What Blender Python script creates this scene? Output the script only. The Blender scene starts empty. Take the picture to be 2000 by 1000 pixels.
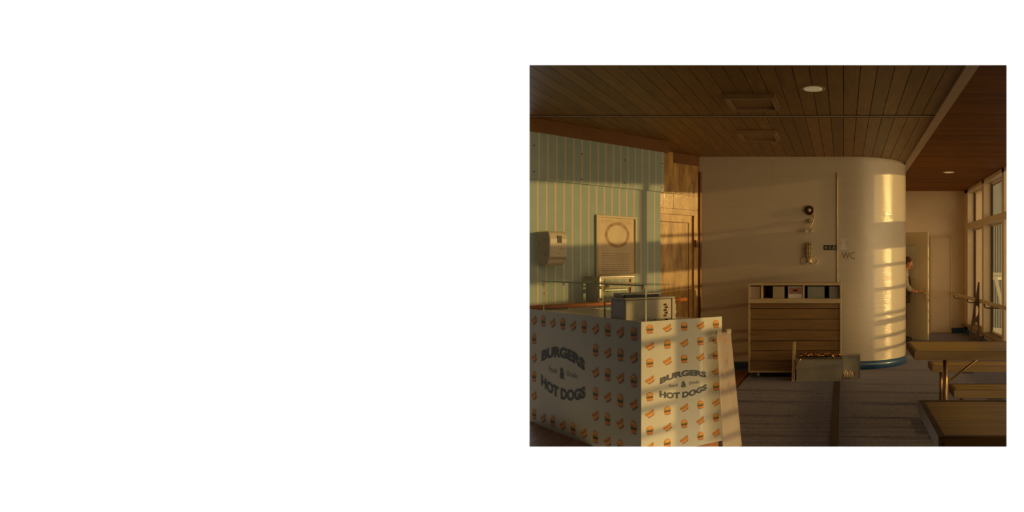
import bpy, bmesh, math, random
from mathutils import Vector, Matrix
random.seed(7)
S = bpy.context.scene
V = Vector
PI = math.pi
# ------------------------------------------------------------------ camera
FPX, CX, CY = 1355.0, 1648.0, 514.0          # focal length and principal point in photo pixels
EYE = V((0, 0, 1.5))
cd = bpy.data.cameras.new('camera'); cam = bpy.data.objects.new('camera', cd)
S.collection.objects.link(cam); S.camera = cam
cam.location = EYE; cam.rotation_euler = (PI/2, 0, 0)
cd.sensor_width = 36; cd.lens = FPX/2000*36
cd.shift_x = -(CX-1000)/2000; cd.shift_y = (CY-500)/2000
cd.clip_start = .05; cd.clip_end = 300
# ------------------------------------------------------------------ world: pale bright sky to the north, dim dusk sky elsewhere
W = bpy.data.worlds.new('world'); S.world = W; W.use_nodes = True
nt = W.node_tree; nt.nodes.clear()
def N(t, **k):
    n = nt.nodes.new(t)
    for a, b in k.items(): setattr(n, a, b)
    return n
tc = N('ShaderNodeTexCoord'); sx = N('ShaderNodeSeparateXYZ'); nt.links.new(tc.outputs['Generated'], sx.inputs[0])
def mth(op, a, b=None, clamp=False):
    n = N('ShaderNodeMath', operation=op); n.use_clamp = clamp
    for i, v in enumerate((a, b)):
        if v is None: continue
        if isinstance(v, (int, float)): n.inputs[i].default_value = v
        else: nt.links.new(v, n.inputs[i])
    return n.outputs[0]
# cone of bright sky around a north-west bearing, near the horizon
bx_, by_, bz_ = V((-.34, .94, 0)).normalized()
dot = mth('ADD', mth('MULTIPLY', sx.outputs[0], bx_), mth('MULTIPLY', sx.outputs[1], by_))
hyp = mth('SQRT', mth('ADD', mth('MULTIPLY', sx.outputs[0], sx.outputs[0]), mth('MULTIPLY', sx.outputs[1], sx.outputs[1])))
m1 = mth('MULTIPLY', mth('SUBTRACT', mth('DIVIDE', dot, hyp), .785), 35.0, True)
up = mth('MULTIPLY', mth('SUBTRACT', .40, mth('ABSOLUTE', sx.outputs[2])), 28.0, True)
mask = mth('MULTIPLY', m1, up)
mix = N('ShaderNodeMix', data_type='RGBA')
nt.links.new(mask, mix.inputs['Factor'])
WORLD_DIM = (.05, .045, .035, 1)
GLOW = (3.4, 2.42, 1.2, 1)                    # broad glow of the low sun over the water, to the right
gl = mth('ADD', mth('MULTIPLY', sx.outputs[0], .76), mth('MULTIPLY', sx.outputs[1], -.65))
gl = mth('POWER', mth('MAXIMUM', gl, 0.0), 4.0)
gm = N('ShaderNodeMix', data_type='RGBA'); nt.links.new(gl, gm.inputs['Factor'])
gm.inputs[6].default_value = WORLD_DIM; gm.inputs[7].default_value = GLOW
nt.links.new(gm.outputs[2], mix.inputs[6])
mix.inputs[7].default_value = (1.06, 1.06, 1.06, 1)
bg = N('ShaderNodeBackground'); wo = N('ShaderNodeOutputWorld')
nt.links.new(mix.outputs[2], bg.inputs[0]); nt.links.new(bg.outputs[0], wo.inputs[0])
# ------------------------------------------------------------------ low golden sun from the right
SLOPE = .112; AZ = math.radians(85)
sund = V((math.sin(AZ), -math.cos(AZ), SLOPE*math.sin(AZ))).normalized()   # towards the sun
sl = bpy.data.lights.new('sun', 'SUN'); sl.energy = 1.32; sl.color = (1, .64, .20); sl.angle = math.radians(.45)
so = bpy.data.objects.new('sun', sl); S.collection.objects.link(so)
so.rotation_euler = sund.to_track_quat('Z', 'Y').to_euler(); so.location = (12, 3, 5)
# ------------------------------------------------------------------ exposure
S.view_settings.view_transform = 'Standard'; S.view_settings.look = 'None'
S.view_settings.exposure = 0; S.view_settings.gamma = 1; S.view_settings.use_curve_mapping = False

# ------------------------------------------------------------------ materials
def mat(name, col, rough=.6, metal=0, vary=.0, scale=6, bump=0, bscale=60, stretch=(1, 1, 1), island=0, coat=0, spec=.5, col2=None, dirt=None, coatbump=0):
    m = bpy.data.materials.new(name); m.use_nodes = True
    t = m.node_tree; p = t.nodes['Principled BSDF']
    p.inputs['Roughness'].default_value = rough; p.inputs['Metallic'].default_value = metal
    p.inputs['Coat Weight'].default_value = coat; p.inputs['Coat Roughness'].default_value = .12
    p.inputs['Specular IOR Level'].default_value = spec
    c = (*col, 1); p.inputs['Base Color'].default_value = c
    L = t.links.new
    tx = t.nodes.new('ShaderNodeTexCoord'); mp = t.nodes.new('ShaderNodeMapping'); mp.inputs['Scale'].default_value = stretch
    L(tx.outputs['Object'], mp.inputs[0])
    out = None
    if vary or col2:
        n = t.nodes.new('ShaderNodeTexNoise'); n.inputs['Scale'].default_value = scale; n.inputs['Detail'].default_value = 6
        n.inputs['Roughness'].default_value = .65
        L(mp.outputs[0], n.inputs['Vector'])
        r = t.nodes.new('ShaderNodeValToRGB'); L(n.outputs['Fac'], r.inputs[0])
        r.color_ramp.elements[0].position = .32; r.color_ramp.elements[1].position = .68
        b = col2 or tuple(min(1, x*(1+vary)) for x in col)
        a = col if col2 else tuple(x*(1-vary) for x in col)
        r.color_ramp.elements[0].color = (*a, 1); r.color_ramp.elements[1].color = (*b, 1)
        out = r.outputs[0]; L(out, p.inputs['Base Color'])
    if island:
        g = t.nodes.new('ShaderNodeNewGeometry'); mr = t.nodes.new('ShaderNodeMapRange')
        mr.inputs['To Min'].default_value = 1-island; mr.inputs['To Max'].default_value = 1+island
        L(g.outputs['Random Per Island'], mr.inputs[0])
        mm = t.nodes.new('ShaderNodeVectorMath'); mm.operation = 'SCALE'
        if out: L(out, mm.inputs[0])
        else: mm.inputs[0].default_value = col
        L(mr.outputs[0], mm.inputs['Scale']); L(mm.outputs[0], p.inputs['Base Color'])
    if bump:
        n = t.nodes.new('ShaderNodeTexNoise'); n.inputs['Scale'].default_value = bscale; n.inputs['Detail'].default_value = 4
        L(mp.outputs[0], n.inputs['Vector'])
        bn = t.nodes.new('ShaderNodeBump'); bn.inputs['Strength'].default_value = bump; bn.inputs['Distance'].default_value = .01
        L(n.outputs['Fac'], bn.inputs['Height']); L(bn.outputs[0], p.inputs['Normal'])
        if coatbump:
            b2 = t.nodes.new('ShaderNodeBump'); b2.inputs['Strength'].default_value = coatbump; b2.inputs['Distance'].default_value = .01
            L(n.outputs['Fac'], b2.inputs['Height']); L(b2.outputs[0], p.inputs['Coat Normal'])
        elif coat: L(bn.outputs[0], p.inputs['Coat Normal'])
    return m
M = {}
M['wall'] = mat('wall_paint', (.74, .60, .44), .42, vary=.05, scale=2.5, bump=.05, bscale=9, coat=.35)
M['round'] = mat('gloss_wall_paint', (.68, .59, .455), .6, vary=.03, scale=3, bump=.10, bscale=6, stretch=(1, 1, 18), coat=1, coatbump=.32)
M['ceil'] = mat('ceiling_wood', (.27, .145, .032), .5, vary=.22, scale=3, stretch=(7, .8, 1), island=.17, bump=.05, bscale=40)
M['ceil2'] = mat('ceiling_wood_dark', (.21, .08, .014), .7, spec=.2, vary=.25, scale=4, stretch=(.5, 6, 1), island=.15)
M['hatchf'] = mat('hatch_frame_wood', (.36, .23, .10), .55, vary=.1); M['hatch'] = mat('hatch_board', (.30, .17, .07), .55, vary=.1)
M['leaf'] = mat('cream_door_paint', (.82, .68, .44), .5)
M['exitlens'] = mat('dull_lens', (.36, .30, .18), .35)
M['gap'] = mat('dark_gap', (.02, .012, .008), .9)
M['beam'] = mat('painted_trim', (.55, .40, .25), .5, vary=.1)
M['blue'] = mat('blue_cladding', (.38, .49, .46), .6, vary=.06, scale=5, spec=.25)
M['tan'] = mat('tan_batten', (.74, .58, .40), .6, spec=.25)
M['brownbeam'] = mat('brown_fascia', (.22, .09, .015), .6, vary=.1, scale=4)
M['gold'] = mat('old_varnished_wood', (.30, .13, .02), .38, scale=3.4, stretch=(3, 3, .7), col2=(.80, .50, .15), bump=.1, bscale=30, coat=.2)
M['goldd'] = mat('old_varnished_wood_edge', (.25, .10, .02), .5, vary=.2)
M['white'] = mat('white_panel', (.66, .64, .54), .45, vary=.02, coat=.05)
M['counterwood'] = mat('counter_plinth_wood', (.42, .18, .05), .6, vary=.2, stretch=(1, 1, 8))
M['worktop'] = mat('worktop', (.5, .49, .44), .35)
M['base'] = mat('blue_baseboard', (.025, .085, .20), .35, vary=.15, bump=.15, bscale=30, coat=.4)
M['parquet'] = mat('wood_floor', (.30, .12, .04), .45, vary=.25, scale=3, stretch=(6, 1, 1), island=.2)
M['cab'] = mat('cabinet_wood', (.26, .15, .055), .6, vary=.18, scale=3, stretch=(1, 1, 10), bump=.05)
M['cabl'] = mat('cabinet_wood_light', (.58, .45, .26), .55, vary=.12, scale=3, stretch=(1, 1, 8))
M['bench'] = mat('bench_wood', (.70, .46, .15), .6, spec=.3, vary=.2, scale=3, stretch=(.6, 14, 1), island=.08, bump=.04)
M['benchf'] = mat('bench_frame_wood', (.27, .18, .09), .7, spec=.2, vary=.12, scale=3, stretch=(1, 5, 5))
M['tube'] = mat('bronze_steel_tube', (.45, .28, .14), .35, .7)
M['glassframe'] = mat('cream_window_paint', (.72, .60, .44), .45, vary=.05)
M['dark'] = mat('black_plastic', (.02, .018, .015), .5)
M['grill'] = mat('enamelled_steel', (.50, .45, .37), .4, vary=.08, scale=5)
M['steel'] = mat('stainless_steel', (.60, .56, .47), .32, .85, vary=.08, scale=5)
M['zinc'] = mat('zinc_sheet', (.50, .49, .42), .42, .55, vary=.18, scale=3, bump=.08, bscale=8)
M['brass'] = mat('brass', (.80, .62, .34), .3, .3)
M['cream'] = mat('cream_plastic', (.62, .55, .40), .4, vary=.05)
M['creamd'] = mat('worn_spot', (.12, .09, .06), .6)
M['orange'] = mat('orange_wood', (.62, .21, .04), .35, vary=.15, stretch=(1, 1, 1), coat=.3)
M['print'] = mat('blue_grey_print', (.10, .11, .13), .6)
M['print2'] = mat('faded_wall_print', (.22, .17, .12), .6)
M['print3'] = mat('pale_wall_print', (.80, .76, .70), .6)
M['bun'] = mat('bun_print', (.78, .27, .03), .6); M['bun2'] = mat('bun_light_print', (.90, .47, .12), .6)
M['saus'] = mat('sausage_print', (.48, .13, .02), .6); M['patty'] = mat('patty_print', (.12, .04, .015), .6)
M['lett'] = mat('lettuce_print', (.20, .28, .03), .6); M['must'] = mat('mustard_print', (.85, .50, .04), .6)
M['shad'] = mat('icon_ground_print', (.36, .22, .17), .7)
M['poster'] = mat('poster_paper', (.70, .57, .38), .6, scale=5, col2=(.86, .70, .42), stretch=(1, 1, .4))
M['posterline'] = mat('poster_print', (.50, .31, .17), .6, vary=.3, scale=20)
M['postergrey'] = mat('poster_grey_print', (.36, .28, .22), .6, vary=.3, scale=20)
M['frame'] = mat('poster_frame_wood', (.55, .45, .28), .45)
M['exitg'] = mat('dark_green_sign', (.03, .045, .02), .5); M['exitw'] = mat('sign_symbol', (.50, .48, .34), .5)
M['skin'] = mat('skin', (.50, .20, .10), .55); M['hair'] = mat('short_brown_hair', (.10, .035, .012), .7, bump=.4, bscale=120)
M['shirt'] = mat('patterned_shirt', (.30, .25, .18), .8, scale=28, col2=(.85, .74, .54)); M['vest'] = mat('dark_vest', (.06, .035, .022), .8)
M['trouser'] = mat('dark_trousers', (.05, .03, .02), .8); M['shoe'] = mat('black_shoe', (.02, .015, .012), .5)
M['copper'] = mat('copper_cable', (.50, .26, .09), .25, .9); M['red'] = mat('red_print', (.62, .07, .03), .6)
M['boxa'] = mat('tan_carton', (.50, .40, .26), .7, vary=.1); M['boxb'] = mat('grey_blue_carton', (.25, .26, .23), .7, vary=.12)
M['boxw'] = mat('white_carton', (.72, .66, .56), .7)
M['facade'] = mat('pale_facade', (.20, .23, .25), .8, vary=.06, scale=.8); M['facade2'] = mat('pale_steel_paint', (.75, .72, .55), .7)
M['deck'] = mat('weathered_deck', (.30, .24, .18), .8, vary=.2, stretch=(1, 8, 1))
M['strip'] = mat('brown_cover_strip', (.07, .045, .03), .6)
M['iron'] = mat('dark_iron', (.07, .035, .018), .5, .3)
M['mirror'] = mat('frosted_door_glass', (.88, .82, .62), .35, 0)
def glass(name, tint, r):  # thin clear sheet
    m = bpy.data.materials.new(name); m.use_nodes = True; t = m.node_tree; t.nodes.clear()
    o = t.nodes.new('ShaderNodeOutputMaterial'); a = t.nodes.new('ShaderNodeBsdfTransparent'); a.inputs[0].default_value = (*tint, 1)
    g = t.nodes.new('ShaderNodeBsdfGlossy'); g.inputs['Roughness'].default_value = r
    lw_ = t.nodes.new('ShaderNodeLayerWeight'); lw_.inputs[0].default_value = .5
    pw = t.nodes.new('ShaderNodeMath'); pw.operation = 'POWER'; pw.inputs[1].default_value = 4; t.links.new(lw_.outputs['Facing'], pw.inputs[0])
    f = t.nodes.new('ShaderNodeMath'); f.operation = 'MULTIPLY_ADD'; f.inputs[1].default_value = .5; f.inputs[2].default_value = .03; t.links.new(pw.outputs[0], f.inputs[0])
    x = t.nodes.new('ShaderNodeMixShader'); t.links.new(f.outputs[0], x.inputs[0]); t.links.new(a.outputs[0], x.inputs[1]); t.links.new(g.outputs[0], x.inputs[2])
    t.links.new(x.outputs[0], o.inputs[0]); return m
M['glass'] = glass('clear_glass', (.95, .97, .94), .03); M['wglass'] = glass('window_glass', (.93, .93, .92), .04)
M['glassedge'] = mat('green_glass_edge', (.50, .52, .33), .2)
def banner():
    m = mat('translucent_plastic_sheet', (.62, .52, .44), .4, vary=.06, scale=2)
    t = m.node_tree; p = t.nodes['Principled BSDF']; o = t.nodes['Material Output']
    x = t.nodes.new('ShaderNodeMixShader'); a = t.nodes.new('ShaderNodeBsdfTransparent'); x.inputs[0].default_value = .55
    t.links.new(p.outputs[0], x.inputs[1]); t.links.new(a.outputs[0], x.inputs[2]); t.links.new(x.outputs[0], o.inputs[0]); return m
M['banner'] = banner()
M['bannerprint'] = mat('faint_orange_print', (.46, .25, .13), .5)
def emis(name, c, s):
    m = mat(name, c, .5); p = m.node_tree.nodes['Principled BSDF']
    p.inputs['Emission Color'].default_value = (*c, 1); p.inputs['Emission Strength'].default_value = s; return m
M['lamp'] = emis('lamp_diffuser', (.9, .74, .42), .17)
M['round'].node_tree.nodes['Principled BSDF'].inputs['Coat IOR'].default_value = 1.65; M['round'].node_tree.nodes['Principled BSDF'].inputs['Coat Roughness'].default_value = .1
def carpet():
    m = bpy.data.materials.new('ribbed_blue_carpet'); m.use_nodes = True; t = m.node_tree; p = t.nodes['Principled BSDF']; L = t.links.new
    p.inputs['Roughness'].default_value = .9; p.inputs['Specular IOR Level'].default_value = .15
    p.inputs['Sheen Weight'].default_value = .4; p.inputs['Sheen Roughness'].default_value = .35; p.inputs['Sheen Tint'].default_value = (1, .9, .8, 1)
    tx = t.nodes.new('ShaderNodeTexCoord')
    w = t.nodes.new('ShaderNodeTexWave'); w.bands_direction = 'Y'; w.inputs['Scale'].default_value = 6.5; w.inputs['Distortion'].default_value = 1.2
    w.inputs['Detail'].default_value = 3; w.inputs['Detail Scale'].default_value = 6
    L(tx.outputs['Object'], w.inputs[0])
    n = t.nodes.new('ShaderNodeTexNoise'); n.inputs['Scale'].default_value = 90; n.inputs['Detail'].default_value = 3; L(tx.outputs['Object'], n.inputs[0])
    n2 = t.nodes.new('ShaderNodeTexNoise'); n2.inputs['Scale'].default_value = 2; L(tx.outputs['Object'], n2.inputs[0])
    a = t.nodes.new('ShaderNodeMath'); a.operation = 'MULTIPLY'; L(w.outputs['Fac'], a.inputs[0]); L(n.outputs['Fac'], a.inputs[1])
    r = t.nodes.new('ShaderNodeValToRGB'); L(a.outputs[0], r.inputs[0])
    r.color_ramp.elements[0].color = (.10, .105, .18, 1); r.color_ramp.elements[1].color = (.43, .41, .62, 1); r.color_ramp.elements[1].position = .55
    L(r.outputs[0], p.inputs['Base Color'])
    s = t.nodes.new('ShaderNodeMath'); s.operation = 'ADD'; L(w.outputs['Fac'], s.inputs[0]); L(n.outputs['Fac'], s.inputs[1])
    b = t.nodes.new('ShaderNodeBump'); b.inputs['Strength'].default_value = 1; b.inputs['Distance'].default_value = .022
    L(s.outputs[0], b.inputs['Height']); L(b.outputs[0], p.inputs['Normal']); return m
M['carpet'] = carpet()

# ------------------------------------------------------------------ mesh builder
class B:
    def __init__(s): s.bm = bmesh.new(); s.mats = []; s.smooth = False
    def mi(s, m):
        if m not in s.mats: s.mats.append(m)
        return s.mats.index(m)
    def faces(s, vs, fs, m, smooth=False):
        v = [s.bm.verts.new(p) for p in vs]; k = s.mi(m)
        for f in fs:
            try: q = s.bm.faces.new([v[i] for i in f])
            except ValueError: continue
            q.material_index = k; q.smooth = smooth
    def obox(s, o, a, b, c, m):                        # corner + three edge vectors
        o, a, b, c = V(o), V(a), V(b), V(c)
        if a.cross(b).dot(c) < 0: a, b = b, a
        s.faces([o, o+a, o+a+b, o+b, o+c, o+a+c, o+a+b+c, o+b+c],
                [(0, 3, 2, 1), (4, 5, 6, 7), (0, 1, 5, 4), (1, 2, 6, 5), (2, 3, 7, 6), (3, 0, 4, 7)], m)
    def box(s, x0, x1, y0, y1, z0, z1, m): s.obox((x0, y0, z0), (x1-x0, 0, 0), (0, y1-y0, 0), (0, 0, z1-z0), m)
    def prism(s, pts, ext, m, smooth=False):            # planar polygon extruded
        pts = [V(p) for p in pts]; e = V(ext); n = len(pts)
        nrm = sum(((pts[i]-pts[0]).cross(pts[(i+1) % n]-pts[0]) for i in range(n)), V())
        if nrm.dot(e) > 0: pts = pts[::-1]
        s.faces(pts+[p+e for p in pts], [tuple(range(n)), tuple(range(2*n-1, n-1, -1))]+[(i, i+n, (i+1) % n+n, (i+1) % n) for i in range(n)], m)
    def tube(s, path, r, m, seg=10, cap=True):
        path = [V(p) for p in path]; rings = []
        rr = r if isinstance(r, (list, tuple)) else [r]*len(path)
        up = None
        for i, p in enumerate(path):
            t = (path[min(i+1, len(path)-1)]-path[max(i-1, 0)]).normalized()
            if up is None: up = t.orthogonal().normalized()
            a = (up-t*up.dot(t)).normalized(); up = a; b = t.cross(a)
            rings.append([p+(a*math.cos(k*2*PI/seg)+b*math.sin(k*2*PI/seg))*rr[i] for k in range(seg)])
        vs = [q for g in rings for q in g]; fs = []
        for i in range(len(path)-1):
            for k in range(seg): fs.append((i*seg+k, i*seg+(k+1) % seg, (i+1)*seg+(k+1) % seg, (i+1)*seg+k))
        if cap: fs += [tuple(range(seg-1, -1, -1)), tuple((len(path)-1)*seg+k for k in range(seg))]
        s.faces(vs, fs, m, True)
    def lathe(s, o, axis, prof, m, seg=24):             # prof: (radius, height along axis)
        o, ax = V(o), V(axis).normalized(); a = ax.orthogonal().normalized(); b = ax.cross(a)
        vs = []; fs = []
        for r, h in prof:
            for k in range(seg): vs.append(o+ax*h+(a*math.cos(k*2*PI/seg)+b*math.sin(k*2*PI/seg))*max(r, 1e-4))
        for i in range(len(prof)-1):
            for k in range(seg): fs.append((i*seg+k, i*seg+(k+1) % seg, (i+1)*seg+(k+1) % seg, (i+1)*seg+k))
        fs += [tuple(range(seg-1, -1, -1)), tuple((len(prof)-1)*seg+k for k in range(seg))]
        s.faces(vs, fs, m, True)
    def ell(s, c, r, m, seg=16, rot=None):
        vs = []; fs = []; R = rot or Matrix.Identity(3); h = seg//2
        for i in range(h+1):
            for k in range(seg):
                th = PI*i/h; ph = 2*PI*k/seg
                vs.append(V(c)+R@V((r[0]*math.sin(th)*math.cos(ph), r[1]*math.sin(th)*math.sin(ph), -r[2]*math.cos(th))))
        for i in range(h):
            for k in range(seg): fs.append((i*seg+k, i*seg+(k+1) % seg, (i+1)*seg+(k+1) % seg, (i+1)*seg+k))
        s.faces(vs, fs, m, True)
    def done(s, name, parent=None, bevel=0, crop=True):
        bmesh.ops.remove_doubles(s.bm, verts=s.bm.verts, dist=1e-5)
        if crop: crop_bm(s.bm)
        me = bpy.data.meshes.new(name); s.bm.to_mesh(me); s.bm.free()
        for m in s.mats: me.materials.append(m)
        o = bpy.data.objects.new(name, me); S.collection.objects.link(o)
        if parent: o.parent = parent; o.matrix_parent_inverse = Matrix.Translation(-parent.location)
        if bevel:
            b = o.modifiers.new('bevel', 'BEVEL'); b.width = bevel; b.segments = 2; b.limit_method = 'ANGLE'
        return o
# the place is only modelled as far as the photograph shows it: its four sight limits from the camera
PL = [(EYE, V((-1, (1034.2-CX)/FPX, 0))), (EYE, V((1, -(1966-CX)/FPX, 0))),
      (EYE, V((0, -(CY-127.3)/FPX, 1))), (EYE, V((0, (CY-872.3)/FPX, -1)))]
def crop_bm(bm):
    for co, no in PL:
        if not any((v.co-co).dot(no) > 1e-5 for v in bm.verts): continue
        g = bm.verts[:]+bm.edges[:]+bm.faces[:]
        r = bmesh.ops.bisect_plane(bm, geom=g, plane_co=co, plane_no=no, clear_outer=True, dist=1e-6)
        ed = [e for e in r['geom_cut'] if isinstance(e, bmesh.types.BMEdge) and e.is_valid and e.is_boundary]
        if ed:
            try: bmesh.ops.holes_fill(bm, edges=ed, sides=0)
            except Exception: pass
def thing(name, loc, label, cat, group=None):
    o = bpy.data.objects.new(name, None); o.location = loc; o.empty_display_size = .1; S.collection.objects.link(o)
    bpy.context.view_layer.update()
    o['label'] = label; o['category'] = cat
    if group: o['group'] = group
    return o
def tag(o, label, cat, group=None):
    o['label'] = label; o['category'] = cat
    if group: o['group'] = group
    return o
def st(o): o['kind'] = 'structure'; return o
def at(px, py, Y): return V(((px-CX)/FPX*Y, Y, 1.5+(CY-py)/FPX*Y))
def copy_tree(o, parent=None):
    c = o.copy(); S.collection.objects.link(c)
    if parent: c.parent = parent
    for ch in list(o.children): copy_tree(ch, c)
    return c

# ------------------------------------------------------------------ plans
YB = 9.77                                              # back wall
YF = 14.9                                              # far wall of the passage
XW = 2.6                                               # window wall
RC, RR = V((.05, YB+.9, 0)), .9                        # rounded corner
LU, LN = V((.6, .8, 0)), V((.8, -.6, 0))               # left wall: along, normal
def lw(s, off=0, z=0): return V((-3.25, 7.18, 0))+LU*s+LN*off+V((0, 0, z))     # blue wall plane
def lws(px): 
    Y = 8.635/(.75-(px-CX)/FPX); return (Y-7.18)/.8
# ------------------------------------------------------------------ floor
b = B(); b.box(-1.28, 3, 5, 15.2, -.05, 0, M['carpet']); st(b.done('floor'))
b = B()
for i in range(40):
    x = -5.2+i*.1
    if x+.097 > -1.28: break
    for k in range(4): b.box(x, x+.097, 4.6+k*1.9+(i % 3)*.5-1, 4.6+k*1.9+(i % 3)*.5+.897, -.05, 0, M['parquet'])
b.box(-5.2, -1.28, 4.6, 11, -.09, -.05, M['gap']); st(b.done('floor_wood'))
b = B(); b.box(-.115, -.045, 5.2, 8.78, .0, .006, M['strip']); st(b.done('trim_1', bevel=.003))
# ------------------------------------------------------------------ ceiling
b = B()
x = .918
while x > -4.6:
    x0 = x-.132
    b.box(x0+.006, x, 5, 7.02, 3.0, 3.03, M['ceil']); b.box(x0+.006, x, 7.10, 11, 3.0, 3.03, M['ceil'])
    x = x0
b.box(-4.6, 1.0, 5, 11, 3.07, 3.16, M['gap'])
b.box(-4.6, .918, 7.02, 7.10, 2.999, 3.07, M['gap']); b.box(-4.6, .918, 7.046, 7.064, 2.99, 2.999, M['beam']); b.box(-4.6, .918, 7.10, 7.118, 2.992, 3.03, M['benchf'])
st(b.done('ceiling'))
b = B()
for i in range(70):
    y = 5.0+i*.1*1.45
    if y > 15: break
    b.box(1.02, 3.0, y+.004, y+.145, 3.05, 3.08, M['ceil2'])
b.box(1.02, 3.0, 5, 15.2, 3.08, 3.16, M['gap']); st(b.done('ceiling_passage'))
b = B(); b.box(.918, .972, 5, 15, 2.975, 3.2, M['beam']); b.box(.972, .98, 5, 15, 3.0, 3.2, M['gap']); b.box(.98, 1.02, 5, 15, 2.985, 3.2, M['beam'])
st(b.done('trim_2'))
# ------------------------------------------------------------------ back wall with rounded corner
arc = [V((RC.x+RR*math.sin(a), RC.y-RR*math.cos(a), 0)) for a in [math.radians(i*5) for i in range(0, 19)]]+[V((RC.x+RR, y, 0)) for y in (11.2, 12, 12.98)]
def wallrun(pts, th, z0, z1, m, name, parent=None, caps=True):
    b = B(); k = b.mi(m); n = len(pts); inn = []; 
    for i, p in enumerate(pts):
        t = (pts[min(i+1, n-1)]-pts[max(i-1, 0)]).normalized(); inn.append(p+V((-t.y, t.x, 0))*th)
    vs = [p+V((0, 0, z0)) for p in pts]+[p+V((0, 0, z1)) for p in pts]+[p+V((0, 0, z0)) for p in inn]+[p+V((0, 0, z1)) for p in inn]
    fs = []
    for i in range(n-1):
        fs += [(i, i+1, n+i+1, n+i), (2*n+i+1, 2*n+i, 3*n+i, 3*n+i+1)]
        if caps: fs += [(n+i, n+i+1, 3*n+i+1, 3*n+i), (i+1, i, 2*n+i, 2*n+i+1)]
    fs += [(0, n, 3*n, 2*n), (n-1, 3*n-1, 4*n-1, 2*n-1)]
    b.faces(vs, fs, m, False); o = b.done(name, parent)
    for p in o.data.polygons: p.use_smooth = abs(p.normal.z) < .5 and p.center.x > .02 and p.center.y < YB+1.0
    return o
WX = -2.02
back = wallrun([V((-2.5, YB, 0)), V((-1, YB, 0)), V((-.1, YB, 0))]+arc, .12, 0, 3.0, M['round'], 'wall_back', caps=False); st(back)
b = B()
b.box(-1.0, -.996, YB-.002, YB, 2.55, 3.0, M['beam'])
b.box(-1.1, .05, YB-.002, YB, 2.725, 2.729, M['beam']); st(b.done('trim_3'))
bb = wallrun([V((WX, YB-.015, 0)), V((-.1, YB-.015, 0))]+[V((RC.x+(RR+.015)*math.sin(a), RC.y-(RR+.015)*math.cos(a), 0)) for a in [math.radians(i*5) for i in range(0, 23)]], .012, 0, .115, M['base'], 'baseboard_back'); st(bb)
# ------------------------------------------------------------------ left: wood wall, blue cladding, fascia
def ww(s, off=0, z=0): return V((WX, YB, 0))-LU*s+LN*off+V((0, 0, z))          # wood wall, s measured from the corner
b = B()
def wbox(s0, s1, o0, o1, z0, z1, m): b.obox(ww(s0, o0, z0), -LU*(s1-s0), LN*(o1-o0), V((0, 0, z1-z0)), m)
wbox(0, 1.3, -.14, -.01, 0, 3, M['goldd'])
wbox(.035, .475, -.01, 0, 2.44, 2.86, M['gold']); wbox(.478, 1.2, -.01, 0, 2.44, 3.0, M['gold']); wbox(.035, .475, -.01, .004, 2.865, 3.0, M['brownbeam'])
wbox(.035, .475, -.01, .002, 2.24, 2.435, M['gold']); wbox(.478, 1.2, -.01, 0, 2.24, 2.435, M['gold'])
wbox(0, .03, -.01, .03, 0, 2.78, M['goldd'])
wbox(.035, 1.2, -.01, .001, 0, 2.235, M['gold'])
st(b.done('wall_wood'))
d1 = B(); b = d1
wbox(.10, .14, .001, .03, 0, 2.2, M['gold']); wbox(.14, 1.2, .001, .03, 2.16, 2.2, M['gold'])
wbox(.22, .235, .001, .02, 0, 2.06, M['goldd']); wbox(.235, 1.2, .001, .02, 2.05, 2.06, M['goldd']); wbox(.235, 1.2, .001, .014, 0, 2.05, M['gold'])
door1 = st(b.done('door_1'))
b = B(); wbox(.08, .13, .03, .055, 1.72, 1.82, M['goldd']); b.done('door_latch', door1)
b = B()
for s, z in ((.14, 2.62), (.53, 2.47), (.42, 2.47), (.12, 2.48), (.3, 2.91)):
    b.lathe(ww(s, -.001, z), LN, [(.009, 0), (.009, .006), (.004, .008)], M['goldd'], 8)
st(b.done('trim_4'))
S0, S1 = -.35, lws(1291)
b = B()
b.obox(lw(S0, -.06, 0), LU*(S1-S0), LN*.05, V((0, 0, 3)), M['goldd'])
def cladding(b, s_end, off, z0, z1, gaps=()):
    k = 0; c = lws(1050)-.0994*5
    while c < s_end:
        a0 = c+.0085; a1 = min(c+.0909, s_end)
        if a1 > a0: b.obox(lw(a0, off-.012, z0), LU*(a1-a0), LN*.012, V((0, 0, z1-z0)), M['blue'])
        if c+.0085 < s_end: b.obox(lw(c-.0085, off-.012, z0), LU*.017, LN*.0125, V((0, 0, z1-z0)), M['tan'])
        c += .0994
cladding(b, S1-.01, .002, 0, 2.45)
st(b.done('wall_left'))
b = B(); cladding(b, lws(1294.5), .03, 2.372, 2.865)
for px, z in ((1040, 2.72), (1040, 2.45), (1133, 2.70), (1133, 2.42), (1217, 2.70), (1216, 2.43), (1290, 2.72), (1290, 2.43)):
    b.lathe(lw(lws(px), .031, z), LN, [(.008, 0), (.008, .004), (.004, .006)], M['creamd'], 8)
st(b.done('wall_left_upper'))
b = B(); b.obox(lw(S0, -.05, 2.86), LU*(lws(1301.5)-S0), LN*.10, V((0, 0, .14)), M['brownbeam'])
for px in (1040, 1133, 1217, 1290):
    b.lathe(lw(lws(px), .05, 2.95), LN, [(.006, 0), (.006, .003)], M['dark'], 8)
st(b.done('trim_5'))
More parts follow.
